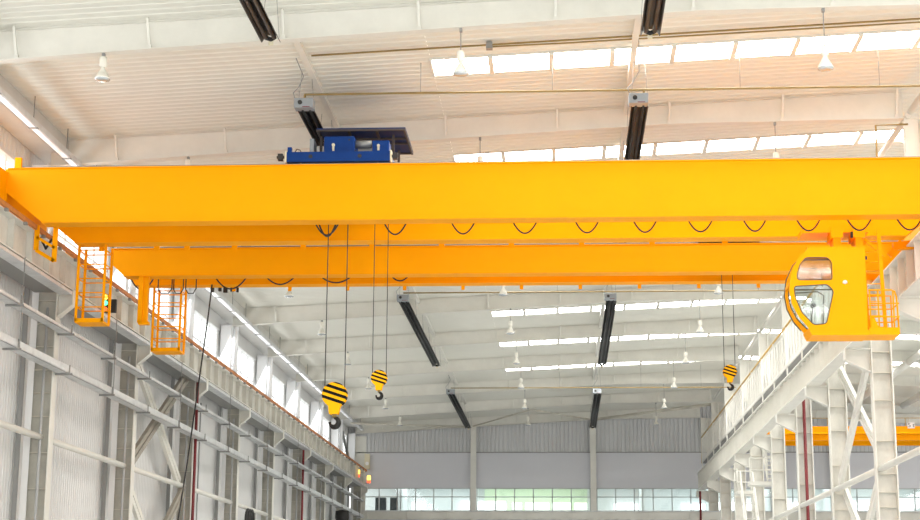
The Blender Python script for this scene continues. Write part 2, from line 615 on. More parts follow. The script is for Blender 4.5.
# ------------------------------------------------------------------ left columns
def left_column(y):
    root = empty('steel_column', (-13.8, y, 0), 'white column', 'column')
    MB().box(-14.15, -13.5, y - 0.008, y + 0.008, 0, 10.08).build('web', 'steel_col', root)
    MB().box(-13.515, -13.485, y - 0.17, y + 0.17, 0, 10.08).build('inner_flange', 'steel', root)
    MB().box(-14.165, -14.135, y - 0.17, y + 0.17, 0, 10.08).build('outer_flange', 'steel', root)
    s = MB()
    z = 1.0
    while z < 10:
        s.box(-14.14, -13.51, y - 0.13, y - 0.008, z - 0.008, z + 0.008)
        z += 0.95 if z < 6 else 0.62
    s.build('stiffener_plate', 'stiff', root)
    c = MB()
    c.prism([(-13.5, 9.35), (-13.08, 9.68), (-13.08, 10.08), (-13.5, 10.08)], 'y', y - 0.01, y + 0.01)
    c.bar((-13.5, y, 9.35), (-13.08, y, 9.70), 0.30, 0.022)
    c.box(-13.09, -13.07, y - 0.15, y + 0.15, 9.68, 10.08)
    c.build('corbel', 'steel', root)
    # upper part of the column carrying the rafter
    u = MB()
    u.box(-14.40, -13.97, y - 0.008, y + 0.008, 10.9, 13.62)
    for x in (-13.97, -14.39):
        u.box(x - 0.012, x + 0.012, y - 0.18, y + 0.18, 10.9, 13.60)
    u.box(-14.40, -13.96, y - 0.19, y - 0.18, 10.9, 13.55)
    u.build('upper_column', 'traywhite', root)
    MB().tube([(-13.72, y - 0.2, 0.5), (-13.72, y - 0.2, 9.6)], 0.04).build('conduit', 'galv_mid', root)
    MB().box(-14.17, -13.99, y - 0.175, y - 0.165, 0, 10.08).build('cover_strip', 'clad', root)
    MB().box(-14.40, -14.27, y - 0.14, y - 0.10, 0, 10.85).build('gap_shade_strip', 'galv_dark', root)  # dark strip standing in for the shade in the gap beside the flange
    return root


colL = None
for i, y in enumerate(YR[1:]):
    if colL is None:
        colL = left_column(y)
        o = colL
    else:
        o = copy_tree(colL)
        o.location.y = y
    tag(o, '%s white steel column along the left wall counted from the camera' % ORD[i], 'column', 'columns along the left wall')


# ------------------------------------------------------------------ right columns (between the two halls)
def right_column(y):
    root = empty('steel_column', (9.8, y, 0), 'white column', 'column')
    MB().box(9.52, 10.08, y - 0.01, y + 0.01, 0, 14.55).build('web', 'steel_dirty', root)
    MB().box(9.48, 9.52, y - 0.19, y + 0.19, 0, 14.55).build('inner_flange', 'steel', root)
    MB().box(10.08, 10.12, y - 0.19, y + 0.19, 0, 14.55).build('outer_flange', 'steel', root)
    s = MB()
    for z in (1.5, 3.0, 4.2, 4.9, 5.35, 5.9, 6.9, 8.15, 9.0, 9.65, 10.6):
        s.box(9.52, 10.08, y - 0.15, y - 0.01, z - 0.01, z + 0.01)
    s.build('stiffener_plate', 'stiff', root)
    h = MB().prism([(9.48, 12.3), (9.12, 12.9), (9.12, 14.58), (9.48, 14.58)], 'y', y - 0.01, y + 0.01)
    h.box(9.09, 9.12, y - 0.12, y + 0.12, 12.9, 14.58)
    h.bar((9.48, y, 12.28), (9.10, y, 12.90), 0.24, 0.02)
    h.build('haunch', 'steel', root)
    for sg in (1,):
        X = lambda v: 9.8 + sg * (v - 9.8)
        c = MB()
        c.prism([(X(9.5), 9.02), (X(8.7), 9.40), (X(8.7), 9.75), (X(9.5), 9.75)], 'y', y - 0.012, y + 0.012)
        c.bar((X(9.5), y, 9.02), (X(8.7), y, 9.41), 0.34, 0.03)
        c.box(8.69, 8.72, y - 0.17, y + 0.17, 9.40, 9.75)
        c.box(8.7, 9.5, y - 0.17, y + 0.17, 9.73, 9.76)
        c.build('corbel', 'steel', root)
    return root


colR = None
for i, y in enumerate(YR[1:]):
    if colR is None:
        colR = right_column(y)
        o = colR
    else:
        o = copy_tree(colR)
        o.location.y = y
    tag(o, '%s white steel column in the row on the right counted from the camera' % ORD[i], 'column', 'columns in the row between the halls')

# gable posts
post = None
for i, x in enumerate(POSTX[:-1]):
    if i in (0, 3):
        continue
    zt = rafter_bottom(x)
    t = empty('gable_post', (x, 109.45, 0), '%s white post of the far gable wall from the left' % ORD[i], 'column', 'posts of the far gable wall')
    MB().box(x - 0.19, x + 0.19, 109.28, 109.30, 0, zt).build('flange', 'steel', t)
    MB().box(x - 0.01, x + 0.01, 109.30, 109.66, 0, zt).build('web', 'steel', t)
# gable crane-beam / walkway under the office windows
t = empty('gable_beam', (0, 109.1, 7.95), 'long white horizontal girder below the gable office windows', 'beam')
g = MB().box(-13.4, 33, 109.20, 109.23, 7.9, 8.38)
x = -13
while x < 33:
    g.box(x - 0.02, x + 0.02, 109.12, 109.20, 7.92, 8.36)
    x += 2.65
g.build('web', 'steel', t)
MB().box(-13.4, 33, 109.0, 109.3, 8.37, 8.42).build('top_flange', 'galv', t)
MB().box(-13.4, 33, 109.0, 109.3, 7.86, 7.90).build('bottom_flange', 'steel', t)

# ------------------------------------------------------------------ runway girders
t = empty('runway_girder', (-13.3, 36, 10.1), 'white ribbed crane runway girder along the left wall under the orange rail', 'girder')
YA, YB = 25.0, 108.6
g = MB().box(-13.31, -13.29, YA, YB, 10.12, 10.92)
y = YA
while y < YB:
    g.box(-13.29, -13.13, y - 0.01, y + 0.01, 10.12, 10.90)
    y += 1.4
g.build('web', 'steel_dirty', t)
MB().box(-13.50, -13.10, YA, YB, 10.09, 10.12).build('bottom_flange', 'steel', t)
MB().box(-13.60, -13.08, YA, YB, 10.90, 10.93).build('top_flange', 'steel', t)
b = MB()
b.box(-14.05, -13.50, YA, YB, 10.86, 10.89)
b.build('walkway_plate', 'galv_dark', t)
for ya, yb in zip(YALL, YALL[1:]):
    if ya >= 25.5:
        MB().box(-13.42, -13.07, ya + 0.22, yb - 0.22, 9.94, 10.03).build('lower_plate', 'galv', t)
        MB().box(-14.1, -13.42, ya + 0.22, yb - 0.22, 10.01, 10.03).build('lateral_plate', 'galv_dark', t)
MB().box(-13.58, -13.52, YA, YB, 10.93, 11.06).build('rail', 'galv_dark', t)

t = empty('conductor_rail', (-13.05, 36, 11.0), 'orange conductor rail running along the top of the left runway girder', 'rail')
MB().box(-13.06, -13.01, YA, YB, 10.93, 11.05).build('bar', 'orange', t)
MB().box(-13.10, -13.06, YA, YB, 11.0, 11.07).build('upper_bar', 'orange', t)
y = YA + 0.5
while y < YB:
    MB().box(-13.075, -12.99, y - 0.05, y + 0.05, 10.86, 10.93).build('bracket', 'galv_dark', t)
    y += 1.4

t = empty('runway_girder', (8.85, 42, 9.7), 'white ribbed crane runway girder carried by the right column row', 'girder')
YA2, YB2 = 30.0, 108.9
ZB, ZT = 9.76, 10.86
g = MB().box(8.94, 8.96, YA2, YB2, ZB + 0.04, ZT - 0.04)
y = YA2
while y < YB2:
    g.box(8.76, 8.94, y - 0.01, y + 0.01, ZB + 0.04, ZT - 0.04)
    y += 1.05
g.build('web', 'steel', t)
MB().box(8.72, 9.20, YA2, YB2, ZB, ZB + 0.04).build('bottom_flange', 'steel', t)
MB().box(8.72, 9.20, YA2, YB2, ZT - 0.04, ZT).build('top_flange', 'steel', t)
MB().box(8.92, 8.98, YA2, YB2, ZT, ZT + 0.1).build('rail', 'galv_dark', t)

# walkway with railing on the right runway
t = empty('walkway_railing', (9.03, 50, ZT), 'white slatted walkway railing with ochre handrail above the right runway girder', 'railing')
YC, YD = 49.5, 108.4
XR = 9.03
MB().tube([(XR, YC, 13.16), (XR, YD, 13.16)], 0.04).build('handrail', 'handrail', t)
MB().box(XR + 0.03, 9.47, YC, YD, 11.46, 11.50).build('walkway_grating', 'galv_dark', t)
MB().box(XR - 0.015, XR + 0.015, YC, YD, 11.50, 11.62).build('toe_board', 'steel', t)
y = YC
while y < YD:
    sl = MB()
    for k in range(5):
        if y + 0.25 + k * 0.82 < YD:
            sl.box(XR - 0.01, XR + 0.01, y + 0.25 + k * 0.82, y + 0.25 + k * 0.82 + 0.36, 11.62, 12.92)
    sl.box(XR - 0.006, XR + 0.006, y + 0.1, min(y + 4.1, YD), 11.62, 11.66)
    sl.box(XR - 0.006, XR + 0.006, y + 0.1, min(y + 4.1, YD), 12.88, 12.92)
    sl.build('slatted_panel', 'steel', t)
    y += 4.2
y = YC
while y <= YD:
    MB().box(XR - 0.03, XR + 0.03, y - 0.03, y + 0.03, ZT, 13.14).build('post', 'steel', t)
    y += 4.2
MB().tube([(XR, YD, 13.16), (XR, YD, 12.2), (XR, YD + 0.3, 11.5)], 0.035).build('end_bend', 'handrail', t)

# ------------------------------------------------------------------ bracing
def lattice(name, a, b, w, m, t_):
    """double channel brace"""
    a, b = Vector(a), Vector(b)
    d = (b - a).normalized()
    s = d.cross(Vector((1, 0, 0))).normalized() * w * 0.5
    mb = MB()
    mb.bar(a + s, b + s, 0.12, w * 0.8)
    mb.bar(a - s, b - s, 0.12, w * 0.8)
    n = 10
    for k in range(n):
        p = a + (b - a) * (k + 0.5) / n
        mb.bar(p + s, p - s, 0.05, 0.06)
    return mb.build(name, m, t_)


def xbrace(x, ya, yb, z0, z1, label):
    t_ = empty('cross_bracing', (x, (ya + yb) / 2, z0), label, 'bracing')
    lattice('diagonal', (x, ya, z1), (x, yb, z0), 0.23, 'steel', t_)
    lattice('diagonal', (x + 0.16, ya, z0), (x + 0.16, yb, z1), 0.23, 'brace_tan' if x < 0 else 'steel', t_)
    MB().cbox((x + 0.08, (ya + yb) / 2, (z0 + z1) / 2), (0.03, 0.5, 0.5)).build('gusset_plate', 'steel', t_)


xbrace(9.72, 51.3, 58.9, 6.25, 10.3, 'upper X-shaped lattice bracing between the two nearest right columns')
xbrace(9.72, 51.3, 58.9, 1.6, 6.0, 'lower X-shaped lattice bracing of the right column row, cut by the bottom edge')
xbrace(-13.9, 51.3, 58.9, 6.25, 10.2, 'upper X-shaped bracing on the left wall above the round strut')
xbrace(-13.9, 51.3, 58.9, 1.6, 6.0, 'lower X-shaped bracing on the left wall, cut by the bottom edge')

for i in range(8):
    ya, yb = YR[i] + 0.15, YR[i + 1] - 0.15
    t = tag(MB().tube([(-13.75, ya, 6.15), (-13.75, yb, 6.15)], 0.09, 12).build('strut_pipe', 'steel'),
            '%s round white strut low on the left wall between columns' % ORD[i], 'strut', 'low struts on the left wall')
    t = tag(MB().tube([(9.6, ya, 6.05), (9.6, yb, 6.05)], 0.10, 12).build('strut_pipe', 'steel'),
            '%s round white strut low between the right columns' % ORD[i], 'strut', 'low struts of the right column row')
    if True:
        for X, z, lab in ((9.26, 14.75, '%s round roof strut beside the tops of the right columns'), (-6.05, 14.52, '%s slim roof strut above the left row of heaters'),
                          (1.75, 14.84, '%s slim roof strut above the right row of heaters')):
            if X == 9.26:
                o = MB().tube([(X, ya, z), (X, yb, z)], 0.085, 12)
                nm = 'roof_strut'
            else:
                o = MB().bar((X, ya, z), (X, yb, z), 0.14, 0.12)
                nm = 'roof_strut'
            tag(o.build(nm, 'steel'), lab % ORD[i], 'strut', lab[3:])
for i in range(4, 8):
    ya, yb = YR[i] + 0.15, YR[i + 1] - 0.15
    for X in (17.7, 20.7):
        tag(MB().tube([(X, ya, 14.45 - (X - 17.7) * 0.05), (X, yb, 14.45 - (X - 17.7) * 0.05)], 0.19, 14).build('roof_strut', 'steel'),
            '%s round strut of the neighbouring roof, %s line' % (ORD[i - 4], 'left' if X < 18 else 'right'), 'strut', 'struts of the neighbouring roof')
# slanting roof ties near the gable
tag(MB().tube([(-13.3, 102, 13.4), (-6.3, 109.2, 13.95)], 0.07).build('roof_tie', 'stiff'), 'slanting roof tie in the left corner before the gable wall', 'tie')
tag(MB().tube([(-6.0, 108.9, 13.98), (-2.0, 101.6, 14.18)], 0.05).build('roof_tie', 'stiff'), 'slanting roof tie rising right from the left gable post', 'tie')
tag(MB().tube([(-2.0, 101.6, 14.18), (1.8, 108.9, 14.42)], 0.05).build('roof_tie', 'stiff'), 'slanting roof tie falling right to the second gable post', 'tie')
tag(MB().tube([(2.1, 108.9, 14.42), (9.2, 101.7, 14.50)], 0.09).build('roof_tie', 'stiff'), 'slanting roof tie toward the right columns before the gable', 'tie')
tag(MB().bar((-13.9, 102.6, 12.9), (-13.9, 109.0, 10.2), 0.12, 0.2).build('corner_brace', 'galv_dark'), 'dark slanting brace in the far left corner above the rail', 'brace')

# ------------------------------------------------------------------ eave gutter, hung tray, clerestory pipes
t = empty('eave_gutter', (-13.5, 36, 13.85), 'grey boxed gutter under the roof edge at the left wall', 'gutter')
MB().box(-13.50, -13.47, 24, 109, 13.72, 14.31).build('fascia', 'gutter', t)
MB().box(-14.46, -13.47, 24, 109, 13.95, 13.98).build('soffit', 'gutter', t)
t = empty('hung_trunking', (-13.2, 36, 13.55), 'long white trunking hung on rods under the roof at the left eave', 'trunking')
MB().box(-13.30, -13.10, 24, 107, 13.50, 13.52).box(-13.30, -13.28, 24, 107, 13.50, 13.62).build('channel', 'traywhite', t)
MB().box(-13.12, -13.08, 24, 107, 13.50, 13.66).build('side', 'galv', t)
y = 35.9
k = 0
while y < 107:
    MB().tube([(-13.2, y, 13.55), (-13.2, y, roof_z(-13.2))], 0.012, 6).box(-13.31, -13.07, y - 0.05, y + 0.05, 13.48, 13.50).build('hanger_rod', 'galv_dark', t)
    y += 2.8
    k += 1

rp = None
for i, y in enumerate(YR[1:-1]):
    if rp is None:
        rp = MB().tube([(-13.50, y + 0.35, 13.84), (-13.66, y + 0.35, 13.84), (-13.78, y + 0.35, 13.78), (-13.85, y + 0.35, 13.64), (-13.86, y + 0.35, 13.4), (-13.86, y + 0.35, 10.95)], 0.11, 12).build('rain_pipe', 'traywhite')
        o = rp
    else:
        o = rp.copy()
        COL.objects.link(o)
        o.location.y = YR[i + 1] - YR[1]
    tag(o, '%s bent white rain pipe beside the left upper columns' % ORD[i], 'pipe', 'rain pipes by the clerestory windows')

# ------------------------------------------------------------------ cable trays on the left wall
def cable_tray(z, depth, label):
    t_ = empty('cable_tray', (-13.3, 36, z), label, 'cable tray')
    m = MB()
    m.box(-13.42, -13.12, 30, 108, z, z + 0.012)
    m.box(-13.132, -13.12, 30, 108, z, z + depth)
    m.box(-13.42, -13.408, 30, 108, z, z + depth)
    m.build('channel', 'galv', t_)
    for k in range(17):
        y = 38.3 + k * 4.2
        b_ = MB()
        b_.box(-13.47, -13.02, y - 0.03, y + 0.03, z - 0.05, z)
        b_.box(-13.10, -13.08, y - 0.02, y + 0.02, z - 0.05, z + 0.22)
        b_.build('bracket', 'galv_dark', t_)
    return t_


cable_tray(8.93, 0.10, 'upper galvanised cable tray on the left wall')
cable_tray(7.86, 0.20, 'lower, wider galvanised cable tray on the left wall')
for i, y in enumerate((38.3, 46.7, 55.1, 63.5, 71.9, 80.3)):
    tag(MB().tube([(-13.06, y, 7.85), (-13.06, y, 10.1)], 0.012, 6).build('hanger_rod', 'galv_dark'),
        '%s thin rod linking the two cable trays to the left runway' % ORD[i], 'rod', 'tray hanger rods')

# red down pipes
tag(MB().tube([(-13.38, 59.05, 0.2), (-13.38, 59.05, 10.05)], 0.055, 10).build('red_pipe', 'red'), 'dark red pipe on the third left column from the camera', 'pipe')
tag(MB().tube([(-13.38, 84.0, 0.2), (-13.38, 84.0, 10.05)], 0.06, 10).build('red_pipe', 'red'), 'distant dark red pipe on the left wall below the runway', 'pipe')
tag(MB().tube([(9.80, 67.45, 0.2), (9.80, 67.45, 11.2)], 0.065, 10).build('red_pipe', 'red'), 'dark red pipe running down a right-hand column', 'pipe')
tag(MB().tube([(8.9, 109.0, 0.2), (8.9, 109.0, 9.7)], 0.07, 10).build('red_pipe', 'red'), 'dark red pipe at the far end under the right runway', 'pipe')
# small electrical risers
for i, (y, za) in enumerate(((63.8, 9.8), (71.6, 8.6))):
    tag(MB().tube([(-14.3, y, 0.3), (-14.3, y, za)], 0.03, 8).build('riser_conduit', 'galv_dark'),
        '%s thin grey riser conduit on the ribbed left wall' % ORD[i], 'conduit', 'riser conduits on the left wall')
# coiled hose at the bottom of the left wall
t = empty('hose_coil', (-13.6, 70.2, 5.6), 'black coiled hose hanging low on the left wall strut', 'hose')
c = MB()
for k, dy in enumerate((0, 0.18, 0.34)):
    c.tube([(-13.55 + 0.02 * k, 70.4 + dy * 2 + 0.42 * math.cos(a * math.pi / 8), 5.62 + 0.42 * math.sin(a * math.pi / 8)) for a in range(17)], 0.06, 8)
c.build('coil', 'black', t)
tag(MB().lathe([(0.0, 0), (0.32, 0.02), (0.42, 0.3), (0.40, 0.7), (0.0, 0.78)], (-13.2, 98.0, 7.0)).build('wall_fan_housing', 'black'),
    'dark round housing at the far end of the left cable trays', 'fan')

# ------------------------------------------------------------------ high-bay lamps
def make_lamp():
    root = empty('high_bay_lamp', (0, 0, 0), 'lamp', 'lamp')
    MB().lathe([(0.0, 0.33), (0.075, 0.32), (0.085, 0.26), (0.085, 0.12), (0.05, 0.08), (0.0, 0.08)], (0, 0, 0)).build('ballast_housing', 'lampwhite', root)
    MB().lathe([(0.045, 0.09), (0.05, 0.05), (0.085, -0.02), (0.155, -0.15), (0.175, -0.19), (0.17, -0.19), (0.10, -0.04), (0.04, 0.02)], (0, 0, 0)).build('shade', 'lampwhite', root)
    MB().lathe([(0.168, -0.18), (0.165, -0.215), (0.11, -0.23), (0.0, -0.235)], (0, 0, 0)).build('lens', 'lampglass', root)
    MB().tube([(0, 0, 0.32), (0, 0, 0.70)], 0.012, 6).build('hanger', 'galv_dark', root)
    MB().box(-0.03, 0.03, -0.05, 0.05, 0.68, 0.76).build('hook_plate', 'galv_dark', root)
    return root


lamp = None
rows = ((-10.13, 13.22, 'left'), (-2.18, 13.45, 'middle'), (5.70, 13.62, 'right'))
for X, zc_, rn in rows:
    for n in range(9):
        if lamp is None:
            lamp = make_lamp()
            o = lamp
        else:
            o = copy_tree(lamp)
        zb = rafter_bottom(X)
        o.location = (X, YR[n] - 0.02, 13.38)
        for ch in o.children:
            if ch.name.startswith('hook_plate'):
                ch.location.z = (zb - 0.01) - 13.38 - 0.76
            if ch.name.startswith('hanger'):
                k = (zb - 13.38 - 0.05 - 0.30) / 0.38
                ch.scale.z = k
                ch.location.z = 0.30 - 0.32 * k
        tag(o, '%s bell-shaped hanging lamp of the %s row counted from the camera' % (ORD[n], rn), 'lamp', 'bell-shaped hanging lamps of the %s row' % rn)


# ------------------------------------------------------------------ radiant heaters and gas pipes
def heater(X, ya, yb, label, z=13.66):
    t_ = empty('radiant_heater', (X, ya, z), label, 'heater', 'dark radiant tube heaters under the roof')
    # trapezoid reflector open at the bottom
    prof = [(-0.21, 0.0), (-0.12, 0.17), (0.12, 0.17), (0.21, 0.0), (0.195, 0.0), (0.11, 0.155), (-0.11, 0.155), (-0.195, 0.0)]
    MB().prism([(X + a, z + b_) for a, b_ in prof], 'y', ya + 0.25, yb).build('reflector', 'heater', t_)
    for s in (-0.09, 0.09):
        MB().tube([(X + s, ya + 0.2, z + 0.06), (X + s, yb - 0.15, z + 0.06)], 0.05, 10).build('burner_tube', 'tube_dark', t_)
    MB().tube([(X - 0.10, yb - 0.15, z + 0.06), (X, yb - 0.02, z + 0.06), (X + 0.10, yb - 0.15, z + 0.06)], 0.05, 10).build('return_bend', 'tube_dark', t_)
    bx = MB().box(X - 0.27, X + 0.20, ya - 0.02, ya + 0.32, z + 0.02, z + 0.27).build('burner_box', 'boxgrey', t_, bevel=0.015)
    MB().tube([(X - 0.12, ya - 0.05, z + 0.15), (X - 0.12, ya - 0.02, z + 0.15)], 0.055, 14).build('fan_inlet', 'black', bx)
    MB().box(X - 0.06, X + 0.12, ya - 0.025, ya - 0.02, z + 0.03, z + 0.05).build('rating_plate', 'red', bx)
    MB().tube([(X - 0.25, ya, z + 0.25), (X - 0.29, ya, z + 0.4), (X - 0.16, ya, z + 0.55), (X - 0.02, ya - 0.2, z + 0.75), (X - 0.06, ya - 1.1, roof_z(X) - 0.1)], 0.012, 6).build('flexible_hose', 'galv_dark', t_)
    y = ya + 0.15
    while y < yb:
        for s in (-0.2, 0.2):
            MB().tube([(X + s, y, z + 0.05), (X + s * 0.6, y, roof_z(X) - 0.02)], 0.006, 5).build('hanger_chain', 'galv_dark', t_)
        y += 3.4
    MB().box(X - 0.05, X + 0.05, yb - 0.02, yb + 0.02, z - 0.06, z + 0.05).build('end_tag', 'cream', t_)


for X, rn in ((-6.22, 'left'), (1.90, 'right')):
    for k, (ya, yb) in enumerate(((15.9, 33.2), (37.9, 55.2), (62.9, 80.2), (90.3, 107.5))):
        heater(X, ya, yb, '%s dark tube heater of the %s row counted from the camera' % (ORD[k], rn))

t = empty('gas_pipe', (-6.2, 37.9, 14.0), 'level ochre gas pipe crossing the roof above the near heaters', 'pipe')
MB().tube([(-6.25, 37.93, 14.02), (9.5, 37.93, 14.02)], 0.028, 8).build('main', 'gas', t)
for X in (-6.28, 1.95):
    MB().tube([(X + 0.05, 37.93, 14.0), (X + 0.05, 37.93, 13.9)], 0.03, 8).build('drop', 'gas', t)
for X in (-3.4, -0.2, 4.3, 7.6):
    MB().tube([(X, 37.93, 14.02), (X, 37.93, roof_z(X))], 0.007, 5).build('hanger_rod', 'galv_dark', t)
for n, (yp, lab) in enumerate(((63.1, 'ochre gas pipe crossing the roof beyond the cranes at the third heaters'), (90.6, 'most distant gas pipe crossing the roof before the gable'))):
    t = empty('gas_pipe', (-6.2, yp, 14.0), lab, 'pipe')
    MB().tube([(-6.25, yp, 14.03), (9.5, yp, 14.03)], 0.028, 8).build('main', 'gas', t)
    for X in (-0.2, 4.3, 7.6):
        MB().tube([(X, yp, 14.02), (X, yp, roof_z(X))], 0.007, 5).build('hanger_rod', 'galv_dark', t)
t = empty('roof_conduit', (-5.8, 36.7, 14.5), 'brown pipe hugging the sloping roof sheets in front of the skylights', 'pipe')
MB().tube([(-5.9, 36.7, roof_z(-5.9) - 0.09), (9.3, 36.7, roof_z(9.3) - 0.09)], 0.024, 8).build('main', 'gas', t)
MB().box(-1.75, -1.6, 36.62, 36.78, roof_z(-1.7) - 0.20, roof_z(-1.7) - 0.03).build('junction_box', 'galv_dark', t)
t = tag(MB().tube([(-1.7, 36.75, roof_z(-1.7) - 0.12), (0, 36.95, roof_z(0) - 0.07), (9.3, 37.0, roof_z(9.3) - 0.07)], 0.02, 8).build('roof_conduit', 'gas'),
        'thinner brown pipe starting at the roof junction box', 'pipe')
t = tag(MB().tube([(8.2, 41.8, 12.4), (8.22, 41.8, 14.22), (9.05, 41.8, 14.24)], 0.028, 8).build('corner_gas_pipe', 'gas'),
        'ochre pipe with a right-angle bend at the upper right, dropping behind the crane', 'pipe')


# ------------------------------------------------------------------ bridge cranes
def girder(root, y, w_, x0, x1, z0, z1, ch=0.92, up=0.75, name='girder'):
    g_ = MB()
    poly = [(x0, z0 + up), (x0 + ch, z0), (x1 - ch, z0), (x1, z0 + up), (x1, z1), (x0, z1)]
    g_.prism(poly, 'y', y, y + w_)
    o_ = g_.build(name, 'yellow', root)
    MB().box(x0, x1, y - 0.05, y + w_ + 0.05, z1, z1 + 0.022).build('top_plate', 'yellow', o_)
    MB().box(x0 + ch, x1 - ch, y - 0.045, y + w_ + 0.02, z0 - 0.02, z0).build('bottom_plate', 'yellow', o_)
    MB().box(x0 + 0.1, x1 - 0.1, y + w_ * 0.5 - 0.03, y + w_ * 0.5 + 0.03, z1 + 0.022, z1 + 0.11).build('trolley_rail', 'galv_dark', o_)
    return o_


def loop(root, xa, xb, y, zt, zb, r=0.014):
    pts = []
    n = 14
    for k in range(n + 1):
        t_ = k / n
        s_ = 2 * t_ - 1
        pts.append((xa + (xb - xa) * t_, y, zb + (zt - zb) * s_ * s_))
    MB().tube(pts, r, 6).build('festoon_loop', 'black', root)


def service_cage(root, x0, x1, y0, y1, z0, z1):
    c_ = part_empty('service_cage', (x0, y0, z0), root)
    MB().box(x0 - 0.02, x1 + 0.02, y0 - 0.02, y1 + 0.02, z0 - 0.03, z0 + 0.02).box(x0 - 0.02, x1 + 0.02, y0 - 0.03, y0 - 0.015, z0 - 0.03, z0 + 0.08).build('floor_plate', 'yellow', c_)
    for x in (x0, x1):
        for y in (y0, y1):
            MB().box(x - 0.03, x + 0.03, y - 0.03, y + 0.03, z0, z1).build('upright', 'yellow', c_)
    n = 5
    for k in range(1, n + 1):
        z = z0 + (z1 - z0) * k / (n + 0.4)
        r_ = MB()
        r_.tube([(x0, y0, z), (x1, y0, z)], 0.017, 6)
        r_.tube([(x0, y1, z), (x1, y1, z)], 0.017, 6)
        r_.tube([(x1, y0, z), (x1, y1, z)], 0.017, 6)
        r_.tube([(x0, y0, z), (x0, y1, z)], 0.017, 6)
        r_.build('rung', 'yellow', c_)
    return c_


def end_carriage(root, xc_, y0, y1, z0, z1):
    e = MB()
    e.prism([(y0, z0 + 0.25), (y0 + 0.35, z0), (y1 - 0.35, z0), (y1, z0 + 0.25), (y1, z1), (y0, z1)], 'x', xc_ - 0.22, xc_ + 0.22)
    o_ = e.build('end_carriage', 'yellow', root)
    for y in (y0 + 0.45, y1 - 0.45):
        MB().tube([(xc_ - 0.09, y, z0 - 0.02), (xc_ + 0.09, y, z0 - 0.02)], 0.2, 16).build('wheel', 'galv_dark', o_)
    return o_


# near crane
c1 = empty('bridge_crane', (-2.3, 39.8, 10.95), 'nearer yellow double-girder bridge crane with a driver cab hanging at its right end', 'crane')
girder(c1, 38.42, 0.44, -13.66, 9.75, 11.0, 12.36)
girder(c1, 40.66, 0.46, -13.5, 9.55, 11.0, 12.36)
end_carriage(c1, -13.90, 36.9, 41.7, 11.22, 12.28)
end_carriage(c1, 9.9, 36.9, 42.6, 11.1, 12.28)
MB().box(-13.72, -13.66, 38.40, 38.90, 11.55, 12.36).build('joint_plate', 'yellow', c1)
MB().box(-13.54, -13.38, 38.5, 38.6, 12.38, 12.68).build('buffer_post', 'yellow', c1)
for x in (-10.55, -9.75, -12.0, -8.5, -6.7, -4.9, -3.1, -1.3, 0.5, 2.3, 4.15):
    y = 41.12
    MB().prism([(y, 11.0), (y + 0.10, 11.0), (y, 10.86)], 'x', x - 0.07, x + 0.07).build('gusset', 'yellow', c1)
for (xa, xb) in ((-6.1, -5.42), (-4.4, -3.75), (-2.75, -2.07), (-1.25, -0.55), (0.27, 0.95), (1.68, 2.35), (3.0, 3.7), (4.33, 4.98), (5.6, 6.28), (6.8, 7.5), (7.98, 8.7)):
    loop(c1, xa, xb, 38.93, 11.15, 10.73, 0.021)
loop(c1, -6.0, -5.5, 38.93, 11.15, 10.70, 0.024)
# hanging frame at the left end
hf = part_empty('hanging_frame', (-12.9, 38.9, 10.2), c1)
m_ = MB()
m_.bar((-13.02, 38.95, 11.05), (-13.02, 38.95, 10.42), 0.12, 0.05)
m_.bar((-12.55, 38.95, 11.05), (-12.55, 38.95, 10.12), 0.12, 0.05)
m_.bar((-13.02, 38.95, 10.42), (-12.55, 38.95, 10.14), 0.05, 0.09)
m_.bar((-13.02, 38.95, 10.75), (-12.55, 38.95, 10.47), 0.05, 0.07)
m_.build('frame_bars', 'yellow', hf)
m_ = MB()
m_.bar((-12.95, 39.0, 10.75), (-12.78, 39.0, 10.45), 0.03, 0.05)
m_.bar((-12.64, 39.0, 10.72), (-12.80, 39.0, 10.45), 0.03, 0.05)
m_.build('collector_arm', 'black', hf)
service_cage(c1, -12.52, -11.82, 40.9, 41.5, 8.97, 11.0)

# driver cab of the near crane
cab = part_empty('driver_cab', (6.4, 40.0, 8.05), c1)
side = [(7.36, 10.42), (5.98, 10.42), (5.73, 10.16), (5.56, 9.80), (5.50, 9.40), (5.55, 9.06), (5.70, 8.74), (5.88, 8.52), (6.0, 8.36), (7.33, 8.36)]
w_up = smooth_ring([(5.70, 9.76), (5.78, 10.02), (5.92, 10.19), (6.44, 10.19), (6.54, 10.08), (6.54, 9.64), (5.72, 9.64)], 0.07)
w_lo = smooth_ring([(5.62, 9.48), (6.42, 9.52), (6.56, 9.36), (6.36, 8.56), (6.06, 8.53), (5.78, 8.84), (5.64, 9.22)], 0.07)
w_far = smooth_ring([(6.0, 10.30), (5.82, 10.12), (5.65, 9.78), (5.58, 9.4), (5.63, 9.10), (5.78, 8.80), (6.02, 8.54), (6.6, 8.54), (6.8, 9.6), (6.7, 10.30)], 0.06)
for ya, yb, rings in ((39.50, 39.55, (w_up, w_lo)), (40.27, 40.32, (w_far,))):
    p_ = ngon('side_panel', side, list(rings), ya, yb, 'yellow', cab)
    for ring in rings:
        MB().tube([(x, ya - 0.004, z) for x, z in ring] + [(ring[0][0], ya - 0.004, ring[0][1])], 0.014, 6, cap=False).build('window_seal', 'seal', p_)
        MB().prism(ring, 'y', ya + 0.025, ya + 0.031).build('window_pane', 'cabglass', p_)
MB().box(5.98, 7.36, 39.5, 40.32, 10.42, 10.46).build('roof', 'yellow', cab)
MB().box(7.32, 7.36, 39.56, 40.27, 8.36, 10.42).build('back_wall', 'yellow', cab)
MB().prism([(5.92, 8.44), (6.0, 8.27), (7.36, 8.27), (7.36, 8.40), (5.98, 8.40)], 'y', 39.46, 40.40).build('floor_tray', 'yellow', cab)
